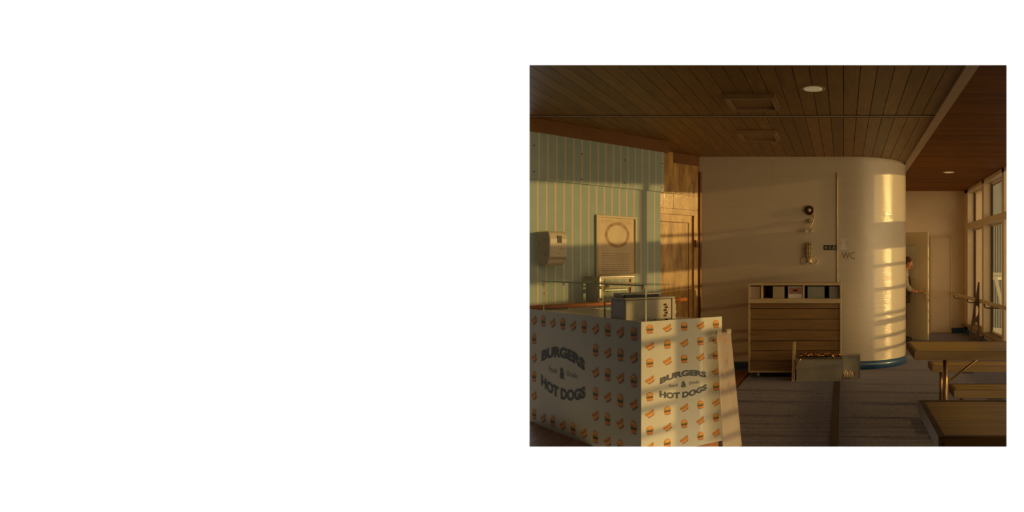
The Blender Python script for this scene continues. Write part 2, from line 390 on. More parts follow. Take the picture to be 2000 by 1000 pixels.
# ------------------------------------------------------------------ passage: far wall, door, window wall
b = B(); b.box(.9, XW+.5, YF, YF+.1, 0, 3.05, M['wall']); b.box(.9, 1.86, YF-.012, YF, 0, .001, M['wall']); st(b.done('wall_far'))
b = B(); b.box(2.3, XW, YF-.02, YF, 0, .115, M['base']); st(b.done('baseboard_far'))
b = B()
b.box(1.86, 1.885, YF-.03, YF, 0, 2.075, M['wall']); b.box(2.285, 2.31, YF-.03, YF, 0, 2.075, M['wall']); b.box(1.885, 2.285, YF-.03, YF, 2.05, 2.075, M['wall'])
b.box(1.89, 2.28, YF-.018, YF, .01, 2.045, M['wall']); d2 = st(b.done('door_2', bevel=.003))
b = B(); b.box(-.1, 0, 11.5, YF, 0, 3.0, M['wall']); b.box(0, .95, YF, YF+.1, 0, 3.0, M['wall']); b.box(.85, .95, 13.93, YF, 0, 3.0, M['wall']); b.box(.83, .95, 12.98, 13.93, 2.15, 3.0, M['wall'])
b.box(-.1, .95, 11.5, YF, 3.0, 3.1, M['wall']); st(b.done('wall_washroom'))
# window wall: posts, transoms, sill (each bay a window)
posts = [14.72, 13.05, 11.42, 10.2]
b = B()
for y in posts[:3]: b.box(XW, XW+.17, y-.16, y, 0, 3.05, M['glassframe'])
b.box(XW, XW+.17, 14.72, 14.9, 0, 3.05, M['glassframe'])
b.box(XW-.012, XW+.17, 9.5, 14.9, 2.21, 2.33, M['glassframe']); b.box(XW, XW+.17, 9.5, 14.9, 2.99, 3.05, M['glassframe'])
b.box(XW, XW+.17, 9.5, 14.9, 0, .18, M['wall']); 
st(b.done('wall_right'))
b = B(); b.box(XW-.04, XW, 9.5, 14.9, 0, .115, M['base']); st(b.done('baseboard_right'))
b = B(); b.box(XW-.07, XW+.16, 9.5, 14.88, .18, .215, M['benchf']); st(b.done('trim_6', bevel=.004))
wn = 1
for i in range(3):
    y1 = posts[i]-.16; y0 = posts[i+1]
    if i == 2: y0 = 10.2
    b = B()
    for z0, z1 in ((.215, 2.21), (2.33, 2.99)):
        b.box(XW+.14, XW+.165, y0, y0+.035, z0, z1, M['glassframe']); b.box(XW+.14, XW+.165, y1-.035, y1, z0, z1, M['iron'])
        b.box(XW+.14, XW+.165, y0+.035, y1-.035, z0, z0+.03, M['glassframe']); b.box(XW+.14, XW+.165, y0+.035, y1-.035, z1-.03, z1, M['glassframe'])
    if len(b.bm.verts):
        w = st(b.done('window_%d' % wn))
        b = B()
        for z0, z1 in ((.245, 2.18), (2.36, 2.96)): b.box(XW+.148, XW+.154, y0+.035, y1-.035, z0, z1, M['wglass'])
        b.done('pane', w); wn += 1
# outside, seen through the panes
t = thing('harbour_building', (4, 24, 0), 'pale blue-grey ribbed building outside, seen through the tall window panes', 'building')
FU, FN = V((.87, .49, 0)), V((.49, -.87, 0)); FO = V((3.3, 23.6, 0))
b = B()
for i in range(30): b.obox(FO+FU*(i*.11)+V((0, 0, -3)), FU*.07, FN*.04, V((0, 0, 6.0)), M['facade'])
b.obox(FO+V((0, 0, -3)), FU*3.6, -FN*.3, V((0, 0, 15)), M['facade']); b.done('wall', t)
for z in (3.0, .9): 
    b = B(); b.obox(FO+FN*.04+V((0, 0, z)), FU*3.6, FN*.06, V((0, 0, .12)), M['facade2']); b.done('ledge', t)
t = thing('steel_gangway', (4, 19, -1), 'pale steel gangway with diagonal struts outside, beyond the lower window panes', 'gangway')
b = B(); b.obox((3.2, 19, 1.15), (3, 0, 0), (0, .06, 0), (0, 0, .09), M['facade2']); b.done('rail', t)
b = B(); b.obox((3.2, 19, -.35), (3, 0, -.25), (0, .06, 0), (0, 0, .16), M['facade2']); b.done('walkway', t)
for i, x in enumerate((3.45, 4.1, 4.6)):
    b = B(); b.obox((x, 19.0, 1.15), (.35, 0, -1.5), (.09, 0, .02), (0, .05, 0), M['facade2']); b.done('strut', t)
# ------------------------------------------------------------------ unseen screen wall, added on the right to break the sun into bands
XS = 4.5
b = B()
b.box(XS, XS+.08, 2.2, 11.2, 3.22, 5.2, M['wall']); b.box(XS, XS+.06, 2.2, 17, 2.15, 2.53, M['glassframe']); b.box(XS, XS+.05, 8.3, 9.36, 2.62, 2.655, M['glassframe']); b.box(XS, XS+.05, 8.26, 8.3, 2.53, 3.22, M['glassframe'])  # short upper bar and its post added to shade only the back wall
b.box(XS, XS+.08, 2.2, 17, -.05, .32, M['wall'])
for y0, y1 in ((2.2, 2.35), (3.5, 3.62), (4.85, 5.03), (7.66, 7.75), (9.36, 9.495), (10.95, 11.0), (12.3, 12.34), (14.0, 14.1), (15.5, 15.6), (16.9, 17.0)):
    b.box(XS-.02, XS+.06, y0, y1, .32, 3.22, M['glassframe'])
st(b.done('wall_shadow_screen', crop=False))
b = B()
for z in (.72, .90, 1.09, 1.22, 1.58, 1.92): b.tube([(XS+.1, 2.2, z), (XS+.1, 17, z)], .026, M['steel'], 8)  # unseen rails and stub posts, placed for the shadow bands they cast
b.tube([(XS+.1, 2.2, .535), (XS+.1, 9.3, .535)], .03, M['steel'], 8)
for y in (2.3, 3.56, 9.45, 12.32, 16.95): b.box(XS+.06, XS+.1, y-.02, y+.02, .3, 1.95, M['steel'])
for y, w, h in ((5.6, .05, 1.0), (6.36, .10, 1.0), (7.06, .10, .95), (8.25, .06, .8)): b.box(XS+.06, XS+.1, y-w/2, y+w/2, .3, h, M['steel'])
tag(b.done('shadow_railing', crop=False), 'steel railing added out of view, its round horizontal rails set to cast shadow bands', 'railing')
b = B(); b.prism([(2.75, 2.1, -.06), (4.8, 2.1, -.06), (4.8, 17.2, -.06), (4.6, 17.2, -.06), (2.75, 10.2, -.06)], (0, 0, -.1), M['deck']); st(b.done('floor_terrace', crop=False))

# the rest of the hall behind the camera: solid walls, floor and ceiling
for nm, bx in (('wall_rear', (-5, 4.7, -4.2, -4, 0, 3.2)), ('wall_side', (-5, -4.8, -4, 3.6, 0, 3.2)), ('wall_right_rear', (XS, XS+.2, -4, 2.2, 0, 5.2)),
               ('floor_rear', (-5, 4.7, -4.2, 3.9, -.1, -.02)), ('ceiling_rear', (-5, 4.7, -4.2, 3.7, 3.05, 3.2))):
    b = B(); b.box(*bx, M['ceil'] if 'ceil' in nm else M['parquet'] if 'floor' in nm else M['wall']); st(b.done(nm, crop=False))
# ------------------------------------------------------------------ ceiling fittings
def downlight(c, label):
    t = thing('downlight', c, label, 'ceiling light', None)
    b = B(); b.lathe(c, (0, 0, -1), [(.078, -.03), (.08, .002), (.108, .004), (.108, -.0), (.108, -.002)], M['beam'], 32); b.done('trim_ring', t)
    b = B(); b.lathe(c+V((0, 0, .004)), (0, 0, -1), [(.079, 0), (.079, .012), (.06, .014), (.02, .015)], M['lamp'], 32); b.done('diffuser', t)
downlight(at(1588, 173, 5.96)+V((0, 0, .0)), 'round recessed downlight in the board ceiling beside the larger hatch')
downlight(V(((1853-CX)/FPX*11.82, 11.82, 3.05)), 'small round downlight in the passage ceiling near the windows')
for (x0, x1, y0, y1, lb) in ((-1.066, -.61, 6.14, 6.64, 'nearer square ceiling hatch, beside the round downlight'), (-1.21, -.765, 7.83, 8.33, 'farther square ceiling hatch, behind the dark ceiling joint')):
    t = thing('ceiling_hatch', V(((x0+x1)/2, (y0+y1)/2, 3.0)), lb, 'hatch', 'square hatches in the board ceiling')
    b = B(); f = .04; z = 2.955; m = M['hatchf']
    b.box(x0, x1, y0, y0+f, z, 3.0, m); b.box(x0, x1, y1-f, y1, z, 3.0, m); b.box(x0, x0+f, y0+f, y1-f, z, 3.0, m); b.box(x1-f, x1, y0+f, y1-f, z, 3.0, m)
    b.done('hatch_frame', t, bevel=.003)
    b = B(); b.box(x0+f+.008, x1-f-.008, y0+f+.008, y1-f-.008, 2.982, 3.0, M['hatch']); b.done('hatch_panel', t)

# ------------------------------------------------------------------ printing on the counter
def text_bm(s, size, bold, font_sp=1.0):
    c = bpy.data.curves.new('t', 'FONT'); c.body = s; c.size = size; c.align_x = 'CENTER'; c.offset = bold; c.space_character = font_sp; c.resolution_u = 4
    o = bpy.data.objects.new('t', c); S.collection.objects.link(o)
    bpy.context.view_layer.update(); dg = bpy.context.evaluated_depsgraph_get()
    me = bpy.data.meshes.new_from_object(o.evaluated_get(dg))
    vs = [v.co.copy() for v in me.vertices]; fs = [tuple(p.vertices) for p in me.polygons]
    bpy.data.objects.remove(o); bpy.data.curves.remove(c); bpy.data.meshes.remove(me)
    return vs, fs
def put_text(b, s, cx, cy, width, height, bold, m, fr, arch=0, sp=1.0, cut=1):
    """fr(u,v,h)->world; text fitted to width x height, arched upward by `arch`"""
    vs, fs = text_bm(s, 1, bold, sp)
    x0 = min(v.x for v in vs); x1 = max(v.x for v in vs); y0 = min(v.y for v in vs); y1 = max(v.y for v in vs)
    out = []
    for v in vs:
        u = (v.x-x0)/(x1-x0)-.5; w = (v.y-y0)/(y1-y0)-.5
        y = w*height+arch*(1-4*u*u)-arch*.5
        out.append(fr(cx+u*width, cy+y, .0016))
    b.faces(out, fs, m)
def poly(b, pts, m, fr, cx, cz, sc, h, rot=0, flip=1):
    c, s = math.cos(rot), math.sin(rot)
    b.faces([fr(cx+flip*(x*c-y*s)*sc, cz+(x*s+y*c)*sc, h) for x, y in pts], [tuple(range(len(pts)))], m)
def el(cx, cy, rx, ry, n=18, a0=0, a1=2*PI): return [(cx+rx*math.cos(a0+(a1-a0)*i/(n-(0 if a1-a0 > 6.2 else 1))), cy+ry*math.sin(a0+(a1-a0)*i/(n-(0 if a1-a0 > 6.2 else 1)))) for i in range(n)]
def burger(b, fr, cx, cz, s):
    P = lambda pts, m, h: poly(b, pts, m, fr, cx, cz, s, h)
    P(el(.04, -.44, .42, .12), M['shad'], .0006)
    P(el(0, -.30, .42, .18, 14, PI, 2*PI)+[(.42, -.16), (-.42, -.16)], M['bun'], .0012)
    P([(-.45, -.08), (-.4, -.20), (.4, -.20), (.46, -.08), (.43, -.02), (-.43, -.02)], M['patty'], .0015)
    P([(-.47, .0), (-.3, -.09), (-.12, -.01), (.05, -.10), (.22, -.02), (.38, -.09), (.47, .0), (.42, .05), (-.42, .05)], M['lett'], .0018)
    P([(-.44, .04), (.44, .04), (.42, .10), (-.42, .10)], M['must'], .002)
    P(el(0, .06, .45, .42, 20, 0, PI), M['bun'], .0023)
    P(el(-.04, .18, .31, .22, 16, 0, PI), M['bun2'], .0026)
    for x, y in ((-.15, .3), (.02, .36), (.14, .27), (-.05, .25)): P(el(x, y, .025, .018, 6), M['must'], .0029)
def hotdog(b, fr, cx, cz, s, fl=1):
    P = lambda pts, m, h: poly(b, pts, m, fr, cx, cz, s, h, .42, fl)
    def band(h, k0, c0, k1, c1): return [(x, k0*x*x+c0) for x in [(-h+2*h*i/12) for i in range(13)]]+[(x, k1*x*x+c1) for x in [(h-2*h*i/12) for i in range(13)]]
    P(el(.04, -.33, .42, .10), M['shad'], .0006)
    P(band(.38, .5, .02, .3, .17), M['bun'], .0012); P(band(.33, .5, .06, .3, .14), M['bun2'], .0015)
    P(band(.50, .55, -.08, .40, .08), M['saus'], .0018); P(band(.40, .50, -.01, .50, .025), M['must'], .0021)
    P(band(.43, 1.1, -.33, .5, -.05), M['bun'], .0024); P(band(.34, 1.0, -.26, .5, -.10), M['bun2'], .0027)
# counter geometry
C0 = V((-1.502, 5.144, 0)); E1 = V((.69, .724, 0)).normalized(); E2 = V((-.718, .696, 0)).normalized(); ZT = 1.064
LEN1, LEN2 = .733, 2.35
N1 = V((E1.y, -E1.x, 0)); N2 = V((-E2.y, E2.x, 0))      # outward normals: right panel, left panel
ct = thing('food_counter', (-2.2, 6.3, 0), 'white food counter printed with burgers and hot dogs and blue-grey lettering', 'counter')
b = B(); b.obox(C0+V((0, 0, .05)), E1*LEN1, -N1*.018, V((0, 0, ZT-.05)), M['white']); b.done('end_panel', ct)
b = B(); b.obox(C0+E1*.0+V((0, 0, .0)), E2*LEN2, -N2*.018, V((0, 0, ZT)), M['white']); b.done('front_panel', ct)
b = B(); b.obox(C0+E1*.02+E2*.02+V((0, 0, .0)), E1*(LEN1-.04), E2*(LEN2-.04), V((0, 0, .98)), M['counterwood']); b.done('counter_body', ct)
b = B(); b.obox(C0+E1*.02+E2*.02+V((0, 0, .98)), E1*(LEN1-.03), E2*(LEN2-.04), V((0, 0, .05)), M['worktop']); b.done('worktop', ct)
def frL(u, v, h): return C0+E2*(-u)+V((0, 0, v))+N2*h       # u to the right = towards the corner
def frR(u, v, h): return C0+E1*u+V((0, 0, v))+N1*h
b = B()
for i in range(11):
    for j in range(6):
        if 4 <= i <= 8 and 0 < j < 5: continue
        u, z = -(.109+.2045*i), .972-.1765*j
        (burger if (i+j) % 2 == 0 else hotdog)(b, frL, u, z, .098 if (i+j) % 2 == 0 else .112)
cxl = -1.345
put_text(b, 'BURGERS', cxl, .680, .87, .098, .058, M['print'], frL, arch=.075, sp=1.0)
put_text(b, '&', cxl, .535, .10, .10, .045, M['print'], frL)
put_text(b, 'Food', cxl-.19, .545, .155, .046, .004, M['print'], frL, sp=1.1); put_text(b, 'Drinks', cxl+.20, .545, .205, .046, .004, M['print'], frL, sp=1.1)
put_text(b, 'HOT DOGS', cxl, .393, .89, .10, .058, M['print'], frL, arch=-.075)
b.done('front_print', ct)
b = B()
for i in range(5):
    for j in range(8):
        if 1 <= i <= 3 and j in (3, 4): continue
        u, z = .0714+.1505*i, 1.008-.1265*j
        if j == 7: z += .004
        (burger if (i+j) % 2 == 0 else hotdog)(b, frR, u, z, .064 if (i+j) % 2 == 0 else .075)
cxr = .368
put_text(b, 'BURGERS', cxr, .622, .42, .047, .058, M['print'], frR, arch=.036)
put_text(b, '&', cxr, .555, .048, .048, .045, M['print'], frR)
put_text(b, 'Food', cxr-.095, .558, .075, .024, .004, M['print'], frR, sp=1.1); put_text(b, 'Drinks', cxr+.097, .558, .095, .024, .004, M['print'], frR, sp=1.1)
put_text(b, 'HOT DOGS', cxr, .492, .43, .048, .058, M['print'], frR, arch=-.036)
b.done('end_print', ct)
# sneeze guard
g = thing('glass_guard', C0+E2*.9+V((0, 0, 1.03)), 'clear glass food guard with small brass clamps along the counter front', 'glass guard')
def cp(a, e, z): return C0+E1*a+E2*e+V((0, 0, z))
spans = ((.02, .66), (.68, 1.86))
for e0, e1 in spans:
    b = B(); b.obox(cp(.05, e0, 1.031), E2*(e1-e0), E1*.008, V((0, 0, .295)), M['glass']); b.done('front_pane', g)
b = B(); b.obox(cp(.04, .02, 1.328), E2*1.84, E1*.30, V((0, 0, .008)), M['glass']); b.done('top_pane', g)
b = B()
b.obox(cp(.036, .02, 1.327), E2*1.84, E1*.004, V((0, 0, .010)), M['glassedge'])
for e in (.02, .665, 1.86): b.obox(cp(.046, e, 1.031), E2*.005, E1*.012, V((0, 0, .296)), M['glassedge'])
b.done('glass_edge', g)
for e, z in ((.05, 1.315), (.60, 1.315), (.64, 1.30), (.72, 1.30), (1.83, 1.30), (1.4, 1.315), (.60, 1.20), (.72, 1.20), (1.8, 1.22)):
    b = B(); b.lathe(cp(.04, e, z), -E1, [(.012, -.012), (.012, .006), (.007, .012)], M['brass'], 12); b.done('clamp', g)
b = B(); b.tube([cp(.04, .62, 1.33), cp(.02, .62, 1.30), cp(.02, .62, 1.27)], .005, M['brass'], 8)
b.done('hook', g)
# grill / oven machine on the counter
g = thing('grill_machine', cp(.25, .45, 1.03), 'boxy pale metal grill machine with a flared end on the counter corner', 'grill')
b = B()
b.obox(cp(.02, .27, 1.05), E1*.43, E2*.24, V((0, 0, .165)), M['grill']); b.done('body', g, bevel=.008)
b = B(); b.obox(cp(.01, .262, 1.216), E1*.45, E2*.25, V((0, 0, .014)), M['cream']); b.obox(cp(.03, .36, 1.232), E1*.36, E2*.12, V((0, 0, .03)), M['grill'])
b.obox(cp(.05, .33, 1.23), E1*.30, E2*.02, V((0, 0, .02)), M['dark']); b.done('lid', g, bevel=.004)
b = B()
prof = [(0, .168), (.012, .155), (.006, .13), (.018, .105), (.010, .08), (.022, .055), (.008, .03), (.016, .0), (-.02, 0), (-.02, .168)]
b.prism([cp(.45+x, .262, 1.048+z) for x, z in prof], E2*.23, M['grill']); b.done('end_plate', g)
b = B()
for i in range(5): b.lathe(cp(.375+.012*(i % 2), .262, 1.08+.022*i), -N1*-1, [(.009, 0), (.009, .012), (.004, .014)], M['brass'], 10)
b.done('control_knob', g)
for a, e in ((.05, .30), (.40, .30), (.05, .48), (.40, .48)):
    b = B(); b.lathe(cp(a, e, 1.03), (0, 0, 1), [(.014, 0), (.014, .02)], M['dark'], 10); b.done('foot', g)
b = B(); b.obox(cp(-.14+.17, .06, 1.031), E1*.19, E2*.17, V((0, 0, .006)), M['grill'])
for i in range(2): b.obox(cp(.03, .06+.163*i, 1.037), E1*.19, E2*.007, V((0, 0, .014)), M['grill'])
b.obox(cp(.03, .06, 1.037), E1*.007, E2*.17, V((0, 0, .014)), M['grill']); b.obox(cp(.213, .06, 1.037), E1*.007, E2*.17, V((0, 0, .014)), M['grill'])
tag(b.done('shallow_tray'), 'shallow metal tray on the counter in front of the grill machine', 'tray')
# shelf along the blue wall
b = B(); sa, sb = -.30, 1.62
b.obox(lw(sa, .002, 1.04), LU*(1.50-sa), LN*.30, V((0, 0, .035)), M['orange']); b.tube([lw(sa, .32, 1.06), lw(1.52, .32, 1.06)], .024, M['orange'], 14)
t = thing('wall_shelf', lw(.4, .15, 1.04), 'orange varnished wooden shelf with rounded edge along the blue wall', 'shelf'); b.done('board', t)
b = B(); b.obox(lw(1.5, .29, 1.04), LU*.28, LN*.02, V((0, 0, .03)), M['orange']); b.tube([lw(1.5, .32, 1.06), lw(1.80, .32, 1.06)], .024, M['orange'], 14); b.done('end_rail', t)
for s in (.3, 1.1):
    b = B(); b.obox(lw(s, .002, .82), LU*.03, LN*.02, V((0, 0, .22)), M['frame']); b.obox(lw(s, .02, 1.01), LU*.03, LN*.2, V((0, 0, .03)), M['frame']); b.done('bracket', t)
# steel stand on the shelf
t = thing('steel_display_stand', at(1215, 600, 7.3), 'grey steel display stand with open framed front, below the framed poster', 'display stand')
A0 = lw(lws(1178)-.02, .27, 1.076); dW = LU*.0
def sp(s, o, z): return lw(s, o, z)
s0 = .62; 
b = B(); b.obox(sp(s0, .04, 1.076), LU*.018, LN*.26, V((0, 0, .27)), M['zinc']); b.done('side_panel', t)
b = B()
fz0, fz1 = 1.076, 1.345
for s in (s0+.018, s0+.40): b.obox(sp(s, .27, fz0), LU*.035, LN*.03, V((0, 0, fz1-fz0)), M['frame'])
for z in (fz1-.022, 1.27, 1.23): b.obox(sp(s0+.05, .27, z), LU*.36, LN*.03, V((0, 0, .016)), M['frame'])
b.done('front_frame', t)
b = B(); b.obox(sp(s0, .03, fz1), LU*.44, LN*.28, V((0, 0, .010)), M['zinc']); b.obox(sp(s0+.02, .04, 1.20), LU*.41, LN*.23, V((0, 0, .008)), M['zinc']); b.done('shelf', t)
# paper towel dispenser
t = thing('towel_dispenser', lw(lws(1075), .1, 1.46), 'cream wall-mounted paper towel dispenser with worn spots, left on the blue wall', 'towel dispenser')
sd = lws(1049); zb, zt = 1.47, 1.83
prof = [(.003, zb+.03), (.13, zb), (.20, zb+.03), (.235, zb+.10), (.24, zt-.08), (.225, zt-.025), (.20, zt), (.003, zt)]
b = B(); b.prism([lw(sd, o, z) for o, z in prof], LU*.20, M['cream']); b.done('housing', t, bevel=.012)
b = B(); b.obox(lw(sd+.085, .238, 1.71), LU*.05, LN*.004, V((0, 0, .075)), M['dark']); b.done('window', t)
b = B(); b.obox(lw(sd+.01, .2, 1.548), LU*.18, LN*.038, V((0, 0, .005)), M['creamd']); b.done('seam', t)
b = B()
for o, z, r in ((.05, 1.70, .007), (.14, 1.74, .008), (.18, 1.72, .006), (.11, 1.76, .006), (.12, 1.60, .007), (.16, 1.585, .008), (.07, 1.62, .006)):
    b.lathe(lw(sd-.0005, o, z), -LU, [(r, 0), (r*.8, .002)], M['creamd'], 7)
for s, z, r in ((.13, 1.655, .008), (.15, 1.64, .006), (.10, 1.60, .006), (.115, 1.59, .005)): b.lathe(lw(sd+s, .24, z), LN, [(r, 0), (r*.8, .0015)], M['exitw'], 7)
b.done('worn_spots', t)
# framed poster
t = thing('framed_poster', lw(.9, .01, 1.35), 'framed faded poster with a ring and faint lines on the blue wall', 'poster')
p0, p1, q0, q1 = lws(1162), lws(1242), 1.35, 2.045
b = B(); f = .028
for (a, c, z0, z1) in ((p0, p1, q0, q0+f), (p0, p1, q1-f, q1), (p0, p0+f, q0+f, q1-f), (p1-f, p1, q0+f, q1-f)): b.obox(lw(a, .003, z0), LU*(c-a), LN*.028, V((0, 0, z1-z0)), M['frame'])
b.done('frame', t, bevel=.003)
b = B(); b.obox(lw(p0+f, .003, q0+f), LU*(p1-p0-2*f), LN*.008, V((0, 0, q1-q0-2*f)), M['poster'])
def frP(u, v, h): return lw(p0+u, .0112+h, q0+v)
ringo = el(.285, .475, .165, .148, 40); ringi = el(.285, .475, .128, .112, 40)
b.faces([frP(u, v, .0005) for u, v in ringo]+[frP(u, v, .0005) for u, v in ringi], [(i, (i+1) % 40, 40+(i+1) % 40, 40+i) for i in range(40)], M['posterline'])
random.seed(3)
for i in range(9):
    v = .255-i*.024; b.faces([frP(u, w, .0005) for u, w in ((.08, v), (.46-random.random()*.05, v), (.46, v+.005), (.08, v+.005))], [(0, 1, 2, 3)], M['postergrey'])
for i in range(22):
    u = .09+i*.0175; h = .03+random.random()*.03; b.faces([frP(x, w, .0008) for x, w in ((u, .04), (u+.004, .04), (u+.004, .04+h), (u, .04+h))], [(0, 1, 2, 3)], M['poster'] if i % 2 else M['postergrey'])
for i in range(24):
    u = .05+i*.0185; h = .02+random.random()*.03; b.faces([frP(x, w, .0008) for x, w in ((u, .645-h), (u+.003, .645-h), (u+.003, .645), (u, .645))], [(0, 1, 2, 3)], M['posterline'])
b.done('print', t)
# leaning plastic sign board beside the counter
t = thing('sign_board', (-.9, 5.6, 0), 'pale plastic sign board leaning at the end of the counter', 'sign')
TL, TR, BL, BR = V((-1.020, 5.53, .973)), V((-.944, 5.74, .966)), V((-.966, 5.53, 0)), V((-.842, 5.70, 0))
def qb(fr0, fr1, v0, v1, th, m, b, off=0):
    def P(u, v): return (BL.lerp(BR, u)).lerp(TL.lerp(TR, u), v)
    a, c, d, e = P(fr0, v0), P(fr1, v0), P(fr1, v1), P(fr0, v1); n = (c-a).cross(e-a).normalized()
    if n.x < 0: n = -n
    b.prism([p+n*off for p in (a, c, d, e)], n*th, m)
b = B(); qb(0, 1, 0, .97, .008, M['banner'], b); b.done('board', t)
b = B()
for u, v in ((.55, .86), (.62, .70), (.2, .9), (.18, .76), (.22, .62), (.6, .5), (.16, .48), (.6, .28)): qb(u, u+.22, v, v+.045, .001, M['bannerprint'], b, .0085)
b.done('print', t)
for u0, u1 in ((-.02, .30), (.68, 1.0)):
    b = B(); qb(u0, u1, .955, .99, .014, M['cream'], b, -.002); b.done('clip', t)

# ------------------------------------------------------------------ things on the back wall
yb = YB
def px2(px, py, Y=YB): return at(px, py, Y)
t = thing('alarm_bell', px2(1581, 411), 'round dark alarm bell with pale centre high on the back wall', 'alarm bell')
c = px2(1581, 411)
b = B(); b.lathe(c, (0, -1, 0), [(.065, 0), (.068, .02), (.062, .035), (.045, .042), (.04, .035)], M['iron'], 28); b.done('shell', t)
b = B(); b.lathe(c+V((0, -.034, 0)), (0, -1, 0), [(.024, 0), (.024, .012), (.012, .016)], M['cream'], 18); b.done('hub', t)
b = B(); b.tube([c+V((.062*math.cos(a), -.004, .062*math.sin(a)))*1 for a in [i*2*PI/24 for i in range(25)]], .006, M['brass'], 6); b.done('rim', t)
t = thing('spot_lamp', px2(1580, 440), 'small twin spot lamp on a bent brass bracket below the alarm bell', 'spot lamp')
b = B(); b.lathe(px2(1583, 432), (0, -1, 0), [(.03, 0), (.03, .05), (.02, .06)], M['cream'], 14); b.done('wall_mount', t)
b = B(); b.tube([px2(1588, 419)+V((0, -.01, 0)), px2(1590, 427)+V((0, -.05, 0)), px2(1586, 440)+V((0, -.08, 0)), px2(1578, 449)+V((0, -.09, 0))], .009, M['brass'], 8); b.done('arm', t)
for q in (1573, 1584):
    b = B(); b.lathe(px2(q, 449)+V((0, -.03, 0)), V((.2, -1, -.3)), [(.012, 0), (.022, .03), (.028, .08), (.022, .085)], M['cream'], 14); b.done('lamp_head', t)
t = thing('bulkhead_light', px2(1581, 490), 'oval caged bulkhead light with two cable loops on the back wall', 'wall light')
c = px2(1581, 490)
b = B(); b.ell(c+V((0, -.03, 0)), (.056, .055, .118), M['exitlens'], 20); b.done('lens', t)
b = B()
for a in (-.6, 0, .6): b.tube([c+V((.055*math.sin(a)*math.cos(q), -.03-.062*math.cos(a)*math.cos(q), .125*math.sin(q))) for q in [(-PI/2+PI*i/14) for i in range(15)]], .0035, M['brass'], 6)
for z in (-.06, 0, .06): 
    k = math.sqrt(1-(z/.125)**2); b.tube([c+V((.058*k*math.cos(q), -.03-.062*k*math.sin(q), z)) for q in [PI*i/12 for i in range(13)]], .003, M['brass'], 6)
b.done('cage', t)
for sgn, q in ((-1, 1572.5), (1, 1590)):
    cc = px2(q, 509); b = B()
    b.tube([cc+V((.052*math.cos(a), -.015, .05*math.sin(a))) for a in [PI*.35*(1 if sgn > 0 else 1)+i*2*PI*.85/20 for i in range(21)]], .007, M['cream'], 8); b.done('cable_loop', t)
b = B(); b.ell(px2(1581, 510)+V((0, -.025, 0)), (.035, .03, .028), M['brass'], 12); b.done('junction', t)
b = B(); b.tube([px2(1635, 338)+V((0, -.012, 0)), px2(1635.5, 552)+V((0, -.012, 0))], .008, M['tan'], 8); tag(b.done('wall_conduit'), 'thin pale vertical conduit on the back wall above the cabinet', 'conduit')
t = thing('exit_sign', px2(1620.5, 483.5), 'small dark green sign with arrow and letter A on the back wall', 'sign')
a, c = px2(1608.5, 488.5), px2(1633, 478.8)
b = B(); b.box(a.x, c.x, YB-.006, YB, a.z, c.z, M['exitg']); b.done('plate', t)
def frB(u, v, h): return V((u, YB-.006-h, v))
b = B(); zc = (a.z+c.z)/2; w = c.x-a.x
b.faces([frB(a.x+w*.08+x, zc+z, .001) for x, z in ((0, 0), (.02, .022), (.028, .022), (.014, .006), (.045, .006), (.045, -.006), (.014, -.006), (.028, -.022), (.02, -.022))], [tuple(range(9))], M['exitw'])
b.faces([frB(a.x+w*.44+x, zc+z, .001) for x, z in ((0, .02), (.03, .02), (.02, 0), (.032, -.02), (.02, -.02), (.01, -.008), (0, -.02), (-.008, -.02), (.008, 0))], [tuple(range(9))], M['postergrey'])
put_text(b, 'A', a.x+w*.83, zc, .045, .048, .02, M['exitw'], frB); b.done('symbols', t)
# WC marking on the rounded corner start
def frC(u, v, h):                                        # u = arc length along wall from X of RC
    if u < RC.x: return V((u, YB-h, v))
    a = (u-RC.x)/RR; return V((RC.x+(RR+h)*math.sin(a), RC.y-(RR+h)*math.cos(a), v))
b = B(); put_text(b, 'WC', .065, 1.5+14.8*.00721, .185, .098, .0, M['print2'], frC, sp=1.0)
tag(b.done('wall_lettering'), 'grey letters WC on the wall beside the rounded corner', 'lettering')
b = B()
u0 = -.005; z0 = 1.5+26*.00721
K = [(-.05, 0), (.055, 0), (.02, .10), (.012, .11), (.05, .14), (.075, .165), (.07, .172), (.04, .15), (.0, .125), (-.04, .15), (-.055, .145), (-.015, .11), (-.02, .10)]
b.faces([frC(u0+x, z0+z, .0016) for x, z in K], [tuple(range(len(K)))], M['print3'])
b.faces([frC(u0+x, z0+z, .0016) for x, z in el(0, .15, .018, .02, 12)], [tuple(range(12))], M['print3'])
for pts in ([(.10, .083), (.19, .083), (.19, .090), (.10, .090)], [(.155, .12), (.19, .086), (.197, .09), (.162, .125)], [(.155, .055), (.162, .05), (.197, .084), (.19, .089)]): b.faces([frC(u0+x, z0+z, .0016) for x, z in pts], [(0, 1, 2, 3)], M['print3'])
tag(b.done('wall_pictogram'), 'pale figure in a dress and an arrow on the wall above the WC letters', 'pictogram')

